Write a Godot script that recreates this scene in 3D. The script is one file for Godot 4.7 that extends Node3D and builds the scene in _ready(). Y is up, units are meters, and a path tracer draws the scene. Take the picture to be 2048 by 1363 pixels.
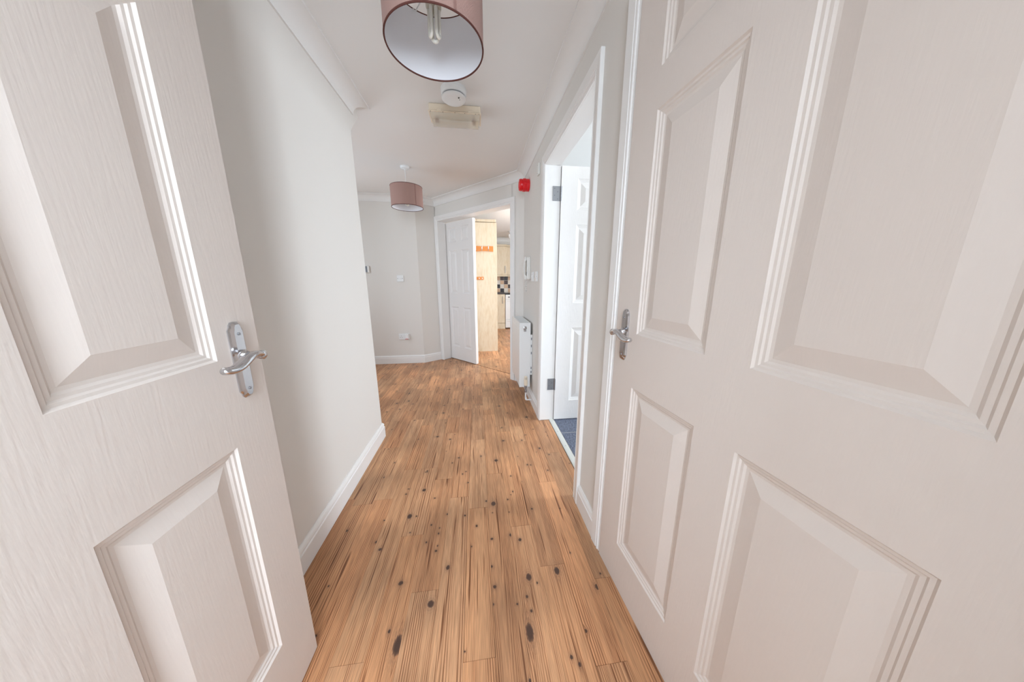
extends Node3D
# A flat's entrance hall: y up, metres, the camera stands just inside the front door and looks along -z.

const CEIL := 2.274          # ceiling height
const RX := 0.518            # face of the right wall
const LX := -0.745           # face of the left wall
const RT := 0.634            # far face of the right wall
const ZB := -4.115           # face of the back wall
const HEAD := 1.995          # height of the door openings
const STRIP := 0.1033        # width of a floor strip

var M := {}
var names := {}
var KA := Vector3(0.518, 0, -3.10)      # kitchen wall: foot beside the right wall
var KB := Vector3(-0.56, 0, -4.28)      # kitchen wall: foot beside the short corner wall
var KC := Vector3(-0.79, 0, ZB)         # corner wall meets back wall
var KD: Vector3                          # along the kitchen wall
var KN: Vector3                          # through the kitchen wall, into the kitchen


# ---------------------------------------------------------------- mesh builder
class MB:
	var st := SurfaceTool.new()
	var g := -1
	var ux := Vector3.ZERO
	var uy := Vector3.ZERO
	var uo := Vector2.ZERO
	var count := 0

	func _init():
		st.begin(Mesh.PRIMITIVE_TRIANGLES)

	func v(p: Vector3):
		st.set_smooth_group(g)
		st.set_uv(Vector2(ux.dot(p), uy.dot(p)) + uo)
		st.add_vertex(p)

	func tri(a: Vector3, b: Vector3, c: Vector3, out: Vector3):
		var n := (a - c).cross(a - b)
		if n.length_squared() < 1e-18:
			return
		count += 1
		v(a)
		if n.dot(out) < 0.0:
			v(c)
			v(b)
		else:
			v(b)
			v(c)

	func quad(a: Vector3, b: Vector3, c: Vector3, d: Vector3, out: Vector3):
		tri(a, b, c, out)
		tri(a, c, d, out)

	func box(c: Vector3, s: Vector3, bev := 0.0, bs := Basis()):
		var h := s * 0.5
		bev = minf(bev, minf(h.x, minf(h.y, h.z)) * 0.9)
		var e := [bs.x, bs.y, bs.z]
		var hh := [h.x, h.y, h.z]
		for i in 3:
			var j := (i + 1) % 3
			var k := (i + 2) % 3
			var J: Vector3 = e[j] * (hh[j] - bev)
			var K: Vector3 = e[k] * (hh[k] - bev)
			for sg in [-1.0, 1.0]:
				var o: Vector3 = c + e[i] * hh[i] * sg
				quad(o - J - K, o + J - K, o + J + K, o - J + K, e[i] * sg)
		if bev <= 0.0:
			return
		for i in 3:
			var j := (i + 1) % 3
			var k := (i + 2) % 3
			var K: Vector3 = e[k] * (hh[k] - bev)
			for si in [-1.0, 1.0]:
				for sj in [-1.0, 1.0]:
					var p: Vector3 = c + e[i] * hh[i] * si + e[j] * (hh[j] - bev) * sj
					var q: Vector3 = c + e[i] * (hh[i] - bev) * si + e[j] * hh[j] * sj
					quad(p - K, p + K, q + K, q - K, e[i] * si + e[j] * sj)
		for si in [-1.0, 1.0]:
			for sj in [-1.0, 1.0]:
				for sk in [-1.0, 1.0]:
					var a: Vector3 = e[0] * si
					var b: Vector3 = e[1] * sj
					var d: Vector3 = e[2] * sk
					tri(c + a * hh[0] + b * (hh[1] - bev) + d * (hh[2] - bev), c + a * (hh[0] - bev) + b * hh[1] + d * (hh[2] - bev), c + a * (hh[0] - bev) + b * (hh[1] - bev) + d * hh[2], a + b + d)

	func span(a: Vector3, b: Vector3, bev := 0.0):
		box((a + b) * 0.5, (b - a).abs(), bev)

	func cap(ring: PackedVector3Array, ax: Vector3, ay: Vector3, out: Vector3):
		var flat := PackedVector2Array()
		for p in ring:
			flat.append(Vector2(p.dot(ax), p.dot(ay)))
		var t := Geometry2D.triangulate_polygon(flat)
		for i in range(0, t.size(), 3):
			tri(ring[t[i]], ring[t[i + 1]], ring[t[i + 2]], out)

	# rings of equal length, joined one to the next; seen from outside
	func loft(rings: Array, ax: Vector3, ay: Vector3, az: Vector3, cap_first := true, cap_last := true):
		for r in rings.size() - 1:
			var a: PackedVector3Array = rings[r]
			var b: PackedVector3Array = rings[r + 1]
			var m := Vector3.ZERO
			for p in a:
				m += p
			for p in b:
				m += p
			m /= (a.size() + b.size())
			for i in a.size():
				var j := (i + 1) % a.size()
				var out := (a[i] + a[j] + b[i] + b[j]) * 0.25 - m
				quad(a[i], a[j], b[j], b[i], out)
		if cap_first:
			cap(rings[0], ax, ay, -az)
		if cap_last:
			cap(rings[rings.size() - 1], ax, ay, az)

	func extrude(poly: PackedVector2Array, o: Vector3, ax: Vector3, ay: Vector3, az: Vector3, depth: float):
		var pts := poly.duplicate()
		if Geometry2D.is_polygon_clockwise(pts):
			pts.reverse()
		var a := PackedVector3Array()
		var b := PackedVector3Array()
		for p in pts:
			a.append(o + ax * p.x + ay * p.y)
			b.append(o + ax * p.x + ay * p.y + az * depth)
		for i in pts.size():
			var j := (i + 1) % pts.size()
			var d := pts[j] - pts[i]
			quad(a[i], a[j], b[j], b[i], ax * d.y - ay * d.x)
		cap(a, ax, ay, -az)
		cap(b, ax, ay, az)

	# a moulding: profile (x away from the wall along u, y along vdir), swept along path with mitred corners
	func sweep(prof: PackedVector2Array, path: PackedVector3Array, vdir: Vector3, side: float, curved := Vector2i(-1, -1)):
		var n := path.size()
		var us := []
		for i in n - 1:
			us.append((path[i + 1] - path[i]).normalized().cross(vdir).normalized() * side)
		var rings := []
		for i in n:
			var a: Vector3 = us[maxi(i - 1, 0)]
			var b: Vector3 = us[mini(i, n - 2)]
			var m := (a + b) / (1.0 + a.dot(b))
			var ring := PackedVector3Array()
			for p in prof:
				ring.append(path[i] + m * p.x + vdir * p.y)
			rings.append(ring)
		var turn := 1.0 if Geometry2D.is_polygon_clockwise(prof) else -1.0
		for i in n - 1:
			for k in prof.size():
				var l := (k + 1) % prof.size()
				var d := prof[l] - prof[k]
				var out: Vector3 = (us[i] * -d.y + vdir * d.x) * turn
				g = 7 + i if k >= curved.x and k < curved.y else -1
				quad(rings[i][k], rings[i][l], rings[i + 1][l], rings[i + 1][k], out)
		g = -1
		cap(rings[0], us[0], vdir, path[0] - path[1])
		cap(rings[n - 1], us[n - 2], vdir, path[n - 1] - path[n - 2])

	# profile of (radius, height), outside traced upwards
	func lathe(prof: PackedVector2Array, o: Vector3, bs := Basis(), seg := 48, base_group := 1):
		var grp := base_group
		for k in prof.size() - 1:
			var d := prof[k + 1] - prof[k]
			if k > 0 and absf((prof[k] - prof[k - 1]).angle_to(d)) > 0.6:
				grp += 1
			g = grp
			for i in seg:
				var a0 := TAU * i / seg
				var a1 := TAU * (i + 1) / seg
				var r0 := bs.x * cos(a0) + bs.z * sin(a0)
				var r1 := bs.x * cos(a1) + bs.z * sin(a1)
				var out := (r0 + r1).normalized() * d.y - bs.y * d.x
				quad(o + r0 * prof[k].x + bs.y * prof[k].y, o + r1 * prof[k].x + bs.y * prof[k].y, o + r1 * prof[k + 1].x + bs.y * prof[k + 1].y, o + r0 * prof[k + 1].x + bs.y * prof[k + 1].y, out)
		g = -1

	func tube(path: PackedVector3Array, radii: PackedFloat32Array, seg := 10, squash := 1.0, base_group := 20):
		var n := path.size()
		var t0 := (path[1] - path[0]).normalized()
		var x := t0.cross(Vector3.UP if absf(t0.y) < 0.9 else Vector3.RIGHT).normalized()
		var rings := []
		for i in n:
			var t := (path[mini(i + 1, n - 1)] - path[maxi(i - 1, 0)]).normalized()
			x = (x - t * x.dot(t)).normalized()
			var y := t.cross(x)
			var r: float = radii[mini(i, radii.size() - 1)]
			var ring := PackedVector3Array()
			for k in seg:
				ring.append(path[i] + x * cos(TAU * k / seg) * r + y * sin(TAU * k / seg) * r * squash)
			rings.append(ring)
		g = base_group
		for i in n - 1:
			for k in seg:
				var l := (k + 1) % seg
				var out: Vector3 = rings[i][k] + rings[i][l] - path[i] * 2.0
				quad(rings[i][k], rings[i][l], rings[i + 1][l], rings[i + 1][k], out)
		g = -1
		for e in [0, n - 1]:
			var out: Vector3 = path[0] - path[1] if e == 0 else path[n - 1] - path[n - 2]
			for k in seg:
				tri(path[e], rings[e][k], rings[e][(k + 1) % seg], out)

	# nested rectangles (inset, depth) that fill a hole of a door face; zs = +1 front, -1 back
	func dish(x0: float, y0: float, x1: float, y1: float, face: float, zs: float, steps: Array):
		for i in steps.size():
			var s: Vector2 = steps[i]
			var a := Vector3(x0 + s.x, y0 + s.x, face + zs * s.y)
			var b := Vector3(x1 - s.x, y0 + s.x, face + zs * s.y)
			var c := Vector3(x1 - s.x, y1 - s.x, face + zs * s.y)
			var d := Vector3(x0 + s.x, y1 - s.x, face + zs * s.y)
			if i == steps.size() - 1:
				quad(a, b, c, d, Vector3(0, 0, zs))
				break
			var t: Vector2 = steps[i + 1]
			var e := Vector3(x0 + t.x, y0 + t.x, face + zs * t.y)
			var f := Vector3(x1 - t.x, y0 + t.x, face + zs * t.y)
			var h := Vector3(x1 - t.x, y1 - t.x, face + zs * t.y)
			var k := Vector3(x0 + t.x, y1 - t.x, face + zs * t.y)
			var o := Vector3(0, 0, zs)
			quad(a, b, f, e, o)
			quad(b, c, h, f, o)
			quad(c, d, k, h, o)
			quad(d, a, e, k, o)

	func mesh(m: Material) -> ArrayMesh:
		st.generate_normals()
		st.set_material(m)
		return st.commit()


# ---------------------------------------------------------------- nodes and tags
func numbered(called: String, parent: Node) -> String:
	var key := str(parent.get_instance_id()) + called
	var n: int = names.get(key, 0)
	names[key] = n + 1
	return called if n == 0 else "%s_%03d" % [called, n]


func part(called: String, b: MB, m: Material, parent: Node = self, at := Vector3.ZERO) -> MeshInstance3D:
	var o := MeshInstance3D.new()
	o.name = numbered(called, parent)
	o.mesh = b.mesh(m)
	o.position = at
	o.cast_shadow = GeometryInstance3D.SHADOW_CASTING_SETTING_ON
	parent.add_child(o, true)
	return o


func tag(o: Node, label: String, category: String, group := "", kind := ""):
	o.set_meta("label", label)
	o.set_meta("category", category)
	if group:
		o.set_meta("group", group)
	if kind:
		o.set_meta("kind", kind)


func thing(called: String, label: String, category: String, at := Vector3.ZERO, turn := 0.0, group := "", kind := "") -> Node3D:
	var o := Node3D.new()
	o.name = numbered(called, self)
	add_child(o, true)
	o.position = at
	o.rotation.y = turn
	tag(o, label, category, group, kind)
	return o


func struct(called: String, b: MB, m: Material, label: String, category: String) -> MeshInstance3D:
	var o := part(called, b, m)
	tag(o, label, category, "", "structure")
	return o


func pts2(a: Array) -> PackedVector2Array:
	var r := PackedVector2Array()
	for i in range(0, a.size(), 2):
		r.append(Vector2(a[i], a[i + 1]))
	return r


func kp(s: float, off := 0.0, y := 0.0) -> Vector3:      # a point on the kitchen wall
	return KA + KD * s + KN * off + Vector3(0, y, 0)


# ---------------------------------------------------------------- materials
func paint(c: Color, rough := 0.5, spec := 0.5) -> StandardMaterial3D:
	var m := StandardMaterial3D.new()
	m.albedo_color = c
	m.roughness = rough
	m.metallic_specular = spec
	return m


func metal(c: Color, rough: float) -> StandardMaterial3D:
	var m := paint(c, rough)
	m.metallic = 1.0
	return m


func noise(freq: float, seed_ := 1, oct := 3, type := FastNoiseLite.TYPE_SIMPLEX_SMOOTH) -> FastNoiseLite:
	var n := FastNoiseLite.new()
	n.noise_type = type
	n.seed = seed_
	n.frequency = freq
	n.fractal_octaves = oct
	return n


func noise_tex(n: FastNoiseLite, size := 512, ramp: Gradient = null, normal := false, bump := 2.0) -> NoiseTexture2D:
	var t := NoiseTexture2D.new()
	t.noise = n
	t.width = size
	t.height = size
	t.seamless = true
	t.generate_mipmaps = true
	if ramp:
		t.color_ramp = ramp
	if normal:
		t.as_normal_map = true
		t.bump_strength = bump
	return t


func ramp(cols: Array) -> Gradient:
	var g := Gradient.new()
	var o := PackedFloat32Array()
	var c := PackedColorArray()
	for i in cols.size():
		o.append(float(i) / (cols.size() - 1))
		c.append(cols[i])
	g.offsets = o
	g.colors = c
	return g


func materials():
	M.wall = paint(Color8(229, 224, 217), 0.85, 0.3)
	M.ceiling = paint(Color8(237, 234, 230), 0.9, 0.3)
	M.trim = paint(Color8(240, 237, 233), 0.38)
	M.door = paint(Color8(238, 234, 230), 0.42)
	var grain := noise_tex(noise(0.02, 5, 4), 512, null, true, 1.6)
	M.door.normal_enabled = true
	M.door.normal_texture = grain
	M.door.normal_scale = 0.6
	M.door.uv1_triplanar = true
	M.door.uv1_scale = Vector3(13.0, 0.9, 13.0)
	M.door_near = M.door.duplicate()
	M.door_near.albedo_color = Color8(223, 212, 203)  # two near doors: somewhat darker and warmer than the other doors
	M.white = paint(Color8(238, 238, 236), 0.35)
	M.plastic = paint(Color8(232, 230, 224), 0.4)
	M.cream = paint(Color8(242, 226, 202), 0.45)
	M.chrome = metal(Color8(205, 205, 208), 0.13)
	M.steel = metal(Color8(165, 166, 170), 0.35)
	M.brass = metal(Color8(190, 150, 90), 0.3)
	M.dark = paint(Color8(45, 42, 40), 0.6)
	M.grey = paint(Color8(120, 124, 130), 0.4)
	M.red = paint(Color8(228, 10, 26), 0.3)
	M.shade = paint(Color8(168, 135, 125), 0.9, 0.2)
	M.shade.rim_enabled = true
	M.shade.rim = 0.3
	var weave := noise_tex(noise(0.25, 9, 2), 256, null, true, 3.0)
	M.shade.normal_enabled = true
	M.shade.normal_texture = weave
	M.shade.normal_scale = 0.4
	M.shade.uv1_triplanar = true
	M.shade.uv1_scale = Vector3(6, 6, 6)
	M.seam = paint(Color8(148, 114, 105), 0.9, 0.2)
	M.rim = paint(Color8(98, 62, 56), 0.8, 0.2)
	M.lining = paint(Color8(236, 234, 236), 0.7)
	M.tube = paint(Color8(240, 237, 226), 0.3)
	M.tube_base = paint(Color8(205, 198, 180), 0.5)
	M.clear = paint(Color(0.88, 0.84, 0.76, 0.42), 0.15)
	M.clear.transparency = BaseMaterial3D.TRANSPARENCY_ALPHA
	M.glass = paint(Color(0.95, 0.98, 1.0, 0.06), 0.02)
	M.glass.transparency = BaseMaterial3D.TRANSPARENCY_ALPHA
	M.orange = paint(Color8(222, 138, 62), 0.45)
	M.slab = paint(Color8(70, 48, 32), 0.9)
	M.worktop = paint(Color8(64, 58, 58), 0.3)
	M.black = paint(Color8(22, 18, 24), 0.2)
	M.tile_tan = paint(Color8(214, 176, 142), 0.25)
	M.tile_light = paint(Color8(232, 220, 206), 0.25)
	M.tile_dark = paint(Color8(62, 34, 30), 0.2)
	M.tile_black = paint(Color8(24, 18, 28), 0.18)
	M.grout = paint(Color8(226, 218, 206), 0.8)
	var maple := noise_tex(noise(0.012, 21, 4), 512, ramp([Color8(228, 208, 176), Color8(239, 222, 194), Color8(243, 230, 206), Color8(233, 213, 182)]))
	M.maple = paint(Color8(236, 233, 228), 0.45)
	M.maple.albedo_texture = maple
	M.maple.uv1_triplanar = true
	M.maple.uv1_scale = Vector3(3.0, 0.6, 3.0)
	var slate := noise_tex(noise(0.05, 31, 5), 512, ramp([Color8(62, 67, 82), Color8(98, 104, 121), Color8(142, 148, 164)]))
	M.slate = paint(Color.WHITE, 0.5)
	M.slate.albedo_texture = slate
	M.slate.uv1_triplanar = true
	M.slate.uv1_scale = Vector3(2.2, 2.2, 2.2)
	M.threshold = paint(Color8(214, 213, 205), 0.45)
	M.lobby = paint(Color8(222, 218, 214), 0.9)
	var wood := wood_texture()
	for i in 4:
		var w := paint([Color(1, 1, 1), Color(0.985, 0.98, 0.975), Color(1.0, 0.985, 0.975), Color(0.98, 0.98, 0.985)][i], 0.4, 0.45)
		w.albedo_texture = wood
		M["wood%d" % i] = w
	M.wood_far = paint(Color(1.0, 0.97, 0.9), 0.42)
	M.wood_far.albedo_texture = wood
	M.wood_far.uv1_triplanar = true
	M.wood_far.uv1_scale = Vector3(0.69, 0.69, 0.49)


# End joints (z) of the strips whose joints are easy to make out; the rest follow from a seed.
const JOINTS := {
	-6: [-0.62, -1.394, -2.31], -5: [-0.70, -1.634, -2.2], -4: [-1.145, -1.634, -2.29], -3: [-0.888, -1.52, -2.05], -2: [-0.56, -1.36, -2.454],
	-1: [-0.66, -1.271, -1.93], 0: [-0.55, -1.53, -2.33], 1: [-0.48, -1.134, -2.02], 2: [-0.926, -1.864, -2.6], 3: [-0.6, -1.42, -2.2], 4: [-0.85, -1.7, -2.45],
}


func joints(k: int, rng: RandomNumberGenerator) -> Array:
	var z := 0.35 - rng.randf() * 0.5
	var out := [0.6]
	var known: Array = JOINTS.get(k, [])
	if known.is_empty():
		known = [z]
	for q in known:
		out.append(q)
	z = known[known.size() - 1]
	while z > -7.8:
		z -= rng.randf_range(0.45, 0.95)
		out.append(z)
	return out


# Knots on the floor: x, z, size
const KNOTS := [-0.33,-0.93,3,-0.20,-0.84,3,-0.29,-0.73,4,0.15,-0.71,4,0.18,-0.89,3,0.30,-0.90,3,0.34,-0.69,2,0.04,-0.87,2,0.03,-0.81,1,0.13,-1.09,2,0.17,-1.06,2,0.04,-1.08,2,-0.37,-1.26,3,-0.33,-1.44,3,0.06,-1.29,3,0.10,-1.66,3,-0.33,-2.01,3,-0.23,-1.96,2,0.17,-1.89,3,-0.46,-1.09,2,-0.49,-1.25,1,-0.59,-1.58,2,0.14,-1.31,1,-0.08,-1.47,1,-0.26,-1.37,1,-0.15,-0.97,2,-0.21,-1.14,1,-0.26,-1.10,1,-0.03,-1.16,1,0.42,-1.76,2,0.42,-1.52,1,0.47,-1.68,1,0.26,-1.23,1,-0.34,-1.61,1,-0.15,-1.72,2,-0.57,-1.72,1,-0.19,-1.67,1,0.00,-1.72,1,0.44,-0.82,2,-0.18,-1.25,1,-0.09,-1.23,1,-0.47,-1.99,1,-0.42,-1.46,1,-0.65,-1.21,1,0.27,-0.63,1,0.29,-0.61,1,0.12,-0.80,1,0.16,-0.82,1,-0.49,-1.13,1,-0.19,-2.14,2,-0.23,-2.34,3,-0.56,-2.40,2,-0.56,-2.30,2,0.39,-2.42,2,0.31,-2.38,1,0.35,-1.95,2,0.30,-1.59,1,0.31,-2.49,1,0.40,-2.25,1,-0.34,-1.60,1,-0.29,-2.22,1,-0.06,-2.18,1]
const TW := 2048
const TH := 2048
const TX0 := -0.8997         # the texture spans fourteen strips from here
const TZ0 := -0.2            # and runs 2.3 m along -z from here
const TLEN := 2.3


func wood_texture() -> ImageTexture:
	var rng := RandomNumberGenerator.new()
	rng.seed = 77
	var pw := TW / 14.0
	var kn_noise := noise(0.09, 41, 3)
	var px_u := 14.0 * STRIP / TW
	var px_v := TLEN / TH
	var seg := []                       # per strip: index of the board at each row
	for s in 14:
		var js := joints(s - 9, seeded(s - 9))
		var ids := PackedInt32Array()
		ids.resize(TH)
		for y in TH:
			var z := TZ0 - (y + 0.5) * px_v
			var i := 0
			while i < js.size() - 1 and z < js[i + 1]:
				i += 1
			ids[y] = s * 40 + i
		seg.append(ids)
	var bend := PackedFloat32Array()
	bend.resize(TW * TH)
	var dark := PackedFloat32Array()
	dark.resize(TW * TH)
	var spots := KNOTS.duplicate()
	for n in 70:
		spots.append_array([TX0 + rng.randf() * 14.0 * STRIP, TZ0 - rng.randf() * TLEN, 0 if rng.randf() < 0.6 else 1])
	for n in range(0, spots.size(), 3):
		var size: float = [0.003, 0.0045, 0.0072, 0.0105, 0.0125][spots[n + 2]] * rng.randf_range(0.85, 1.15)
		var long := size * (rng.randf_range(0.8, 1.5) if spots[n + 2] < 4 else 2.1)
		var cu: float = (spots[n] - TX0) / px_u
		var cv: float = (TZ0 - spots[n + 1]) / px_v
		var home := int(cu / pw)
		var ru := int(size * 5.0 / px_u)
		var rv := int(long * 7.0 / px_v)
		var x0 := maxi(int(home * pw), int(cu) - ru)
		var x1 := mini(int((home + 1) * pw), int(cu) + ru)
		for y in range(maxi(0, int(cv) - rv), mini(TH, int(cv) + rv)):
			var dv := (y - cv) * px_v
			var along := exp(-dv * dv / (long * long * 5.0))
			for x in range(x0, x1):
				var du := (x - cu) * px_u
				var i := y * TW + x
				bend[i] += signf(du) * along * exp(-absf(du) / (size * 1.7)) * size * 1.1
				var d := sqrt(du * du / (size * size) + dv * dv / (long * long)) * (1.0 + 0.22 * kn_noise.get_noise_2d(x, y * 0.8))
				var core := clampf((1.2 - d) * 1.6, 0.0, 1.0) * (0.84 + 0.10 * cos(d * 13.0)) + 0.34 * exp(-d * d * 0.22) * (0.7 + 0.3 * cos(d * 8.0))
				dark[i] = maxf(dark[i], minf(core, 0.95))
	var n1 := noise(1.0, 3, 2)
	var n2 := noise(1.0, 8, 3)
	var n3 := noise(1.0, 14, 2)
	var n4 := noise(1.0, 61, 2)
	var bytes := PackedByteArray()
	bytes.resize(TW * TH * 3)
	for s in 14:
		var xa := int(ceil(s * pw))
		var xb := mini(int(ceil((s + 1) * pw)), TW)
		var ids: PackedInt32Array = seg[s]
		for y in TH:
			var id := ids[y]
			var h1 := fposmod(sin(id * 12.9898) * 43758.5453, 1.0)
			var h2 := fposmod(sin(id * 78.233 + 1.7) * 24634.6345, 1.0)
			var h3 := fposmod(sin(id * 39.425 + 4.1) * 13758.5453, 1.0)
			var freq := 80.0 + 110.0 * h1
			var amp := 0.005 + 0.012 * h2
			var tone := 0.97 + 0.06 * h3
			var red := 0.5 + 0.5 * sin(id * 2.3)
			var z := (y + 0.5) * px_v
			var edge := 0.0
			if y > 0 and ids[y - 1] != id:
				edge = 0.25
			for x in range(xa, xb):
				var u := (x - s * pw) * px_u
				var i := y * TW + x
				var w := u + amp * n1.get_noise_2d(u * 10.0 + id * 3.1, z * 0.55 + id) + 0.0007 * n1.get_noise_2d(u * 60.0 - id, z * 2.2) - bend[i]
				var f := fposmod(w * freq, 1.0)
				var line := f * f
				if f > 0.9:
					line *= (1.0 - f) / 0.10
				var big := n2.get_noise_2d(u * 26.0 + id * 1.7, z * 0.55 - id)
				var fine := n3.get_noise_2d(x * 0.42, y * 0.010)
				var wide := n1.get_noise_2d((s * STRIP + u) * 2.2, z * 1.9)
				line *= clampf(0.42 + big * 2.2, 0.05, 1.0)
				var streak := n4.get_noise_2d(u * 46.0 + id * 5.3, z * 1.7 + id * 2.0)
				line = maxf(line, clampf((streak - 0.50) * 4.5, 0.0, 0.75))
				var shade := tone * (1.0 + 0.06 * big + 0.20 * fine + 0.16 * wide)
				var k := clampf(line * 1.0 + edge, 0.0, 1.0)
				var r := lerpf(200.0, 100.0, k) * shade
				var gg := lerpf(152.0 - 6.0 * red, 58.0, k) * shade
				var bb := lerpf(112.0 - 8.0 * red, 34.0, k) * shade
				var kn := dark[i]
				r = lerpf(r, 74.0, kn)
				gg = lerpf(gg, 53.0, kn)
				bb = lerpf(bb, 44.0, kn)
				bytes[i * 3] = int(clampf(r, 0, 255))
				bytes[i * 3 + 1] = int(clampf(gg, 0, 255))
				bytes[i * 3 + 2] = int(clampf(bb, 0, 255))
	var img := Image.create_from_data(TW, TH, false, Image.FORMAT_RGB8, bytes)
	return ImageTexture.create_from_image(img)


func seeded(k: int) -> RandomNumberGenerator:
	var r := RandomNumberGenerator.new()
	r.seed = 9000 + k * 17
	return r


# ---------------------------------------------------------------- the setting
const SKIRT := [0, 0, 0.015, 0, 0.015, 0.084, 0.011, 0.088, 0.011, 0.096, 0.0135, 0.099, 0.0105, 0.108, 0.006, 0.113, 0.004, 0.118, 0, 0.118]
const ARCH := [0, 0, 0, 0.007, 0.003, 0.0095, 0.009, 0.0095, 0.011, 0.013, 0.016, 0.0145, 0.021, 0.0115, 0.025, 0.0115, 0.027, 0.0145, 0.064, 0.0175, 0.067, 0.0155, 0.067, 0]


func coving() -> PackedVector2Array:
	var p := pts2([0, 0, 0, -0.079, 0.008, -0.079])
	for i in 15:
		var a := PI * 0.5 * i / 14.0
		p.append(Vector2(0.078 - 0.07 * cos(a), -0.073 + 0.065 * sin(a)))
	p.append(Vector2(0.085, -0.008))
	p.append(Vector2(0.085, 0))
	return p


func shell():
	var b := MB.new()
	b.span(Vector3(-2.5, CEIL, 2.0), Vector3(3.6, CEIL + 0.15, -7.9))
	struct("ceiling", b, M.ceiling, "plain off-white plaster ceiling over the whole hall", "ceiling")

	b = MB.new()
	b.span(Vector3(LX - 0.12, 0, 0.2), Vector3(LX, CEIL, -2.055))
	# plaster corbel at the head of the wall's end
	b.extrude(pts2([-2.055, 2.085, -2.20, 2.225, -2.20, CEIL, -2.055, CEIL]), Vector3(LX - 0.12, 0, 0), Vector3(0, 0, 1), Vector3.UP, Vector3.RIGHT, 0.12)
	struct("wall_left", b, M.wall, "off-white painted hall wall on the left, ending at an outside corner", "wall")

	b = MB.new()
	for z in [[0.2, -0.05], [-0.978, -1.282], [-2.188, -3.10]]:
		b.span(Vector3(RX, 0, z[0]), Vector3(RT, CEIL, z[1]))
	for z in [[-0.05, -0.978], [-1.282, -2.188]]:
		b.span(Vector3(RX, HEAD + 0.02, z[0]), Vector3(RT, CEIL, z[1]))
	b.extrude(pts2([RX, -3.10, RT, -3.10, RT, -3.08, 0.66, -3.2]), Vector3.ZERO, Vector3.RIGHT, Vector3(0, 0, 1), Vector3.UP, CEIL)
	struct("wall_right", b, M.wall, "off-white painted hall wall on the right, pierced by two doorways", "wall")

	b = MB.new()
	b.span(Vector3(-2.42, 0, ZB), Vector3(KC.x, CEIL, ZB - 0.12))
	struct("wall_back", b, M.wall, "off-white painted wall across the far end of the hall", "wall")

	b = MB.new()
	b.extrude(pts2([KC.x, KC.z, KB.x, KB.z, KB.x - 0.08, KB.z - 0.12, KC.x, KC.z - 0.13]), Vector3.ZERO, Vector3.RIGHT, Vector3(0, 0, 1), Vector3.UP, CEIL)
	struct("wall_corner", b, M.wall, "short off-white wall slanting between the far wall and the kitchen door", "wall")

	b = MB.new()
	var kb := Basis(KD, Vector3.UP, KN)
	b.box(kp(0.065, 0.065, CEIL / 2), Vector3(0.22, CEIL, 0.13), 0, kb)
	b.box(kp(1.60, 0.065, CEIL / 2), Vector3(0.04, CEIL, 0.13), 0, kb)
	b.box(kp(0.885, 0.065, (CEIL + HEAD + 0.02) / 2), Vector3(1.45, CEIL - HEAD - 0.02, 0.13), 0, kb)
	struct("wall_kitchen", b, M.wall, "slanting off-white wall round the open kitchen doorway", "wall")

	# rooms beyond, lobby behind
	b = MB.new()
	b.span(Vector3(-2.42, 0, -1.9), Vector3(-2.30, 0.9, ZB))
	b.span(Vector3(-2.42, 2.0, -1.9), Vector3(-2.30, CEIL, ZB))
	b.span(Vector3(-2.42, 0.9, -1.9), Vector3(-2.30, 2.0, -2.2))
	b.span(Vector3(-2.42, 0.9, -3.2), Vector3(-2.30, 2.0, ZB))
	b.span(Vector3(-2.42, 0, -1.78), Vector3(LX - 0.12, CEIL, -1.9))
	struct("wall_annex", b, M.wall, "off-white walls of the side hall round the left corner", "wall")
	b = MB.new()
	b.span(Vector3(RT, 0, -2.95), Vector3(3.52, CEIL, -3.05))
	b.span(Vector3(RT, 0, -0.9), Vector3(3.52, CEIL, -1.0))
	b.span(Vector3(3.40, 0, -1.0), Vector3(3.52, 0.95, -2.95))
	b.span(Vector3(3.40, 2.0, -1.0), Vector3(3.52, CEIL, -2.95))
	b.span(Vector3(3.40, 0.95, -1.0), Vector3(3.52, 2.0, -1.09))
	b.span(Vector3(3.40, 0.95, -1.71), Vector3(3.52, 2.0, -2.95))
	struct("wall_bathroom", b, M.white, "white walls of the bathroom behind the open white door", "wall")
	b = MB.new()
	b.span(Vector3(RT, 0, 0.2), Vector3(1.3, CEIL, 0.3))
	b.span(Vector3(1.3, 0, 0.3), Vector3(1.4, CEIL, -0.9))
	struct("wall_closet", b, M.wall, "plain walls of the cupboard behind the closed right-hand door", "wall")
	b = MB.new()
	b.span(Vector3(2.40, 0, -3.05), Vector3(2.52, 0.95, -7.56))
	b.span(Vector3(2.40, 2.1, -3.05), Vector3(2.52, CEIL, -7.56))
	b.span(Vector3(2.40, 0.95, -3.05), Vector3(2.52, 2.1, -3.3))
	b.span(Vector3(2.40, 0.95, -5.3), Vector3(2.52, 2.1, -7.56))
	b.span(Vector3(-0.72, 0, -4.3), Vector3(-0.60, CEIL, -7.56))
	b.span(Vector3(-0.72, 0, -7.56), Vector3(2.52, CEIL, -7.68))
	var wk := struct("wall_galley", b, M.wall, "kitchen walls with a mosaic of square tiles above the worktop", "wall")
	kitchen_tiles(wk)
	b = MB.new()
	b.span(Vector3(LX - 0.12, 0, 0.09), Vector3(-0.615, CEIL, 0.2))
	b.span(Vector3(0.30, 0, 0.09), Vector3(RX, CEIL, 0.2))
	b.span(Vector3(-0.615, HEAD + 0.03, 0.09), Vector3(0.30, CEIL, 0.2))
	b.span(Vector3(-1.4, 0, 0.2), Vector3(-1.3, CEIL, 1.9))
	b.span(Vector3(1.2, 0, 0.3), Vector3(1.3, CEIL, 1.9))
	b.span(Vector3(-1.4, 0, 1.9), Vector3(1.4, 0.85, 2.0))
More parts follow.
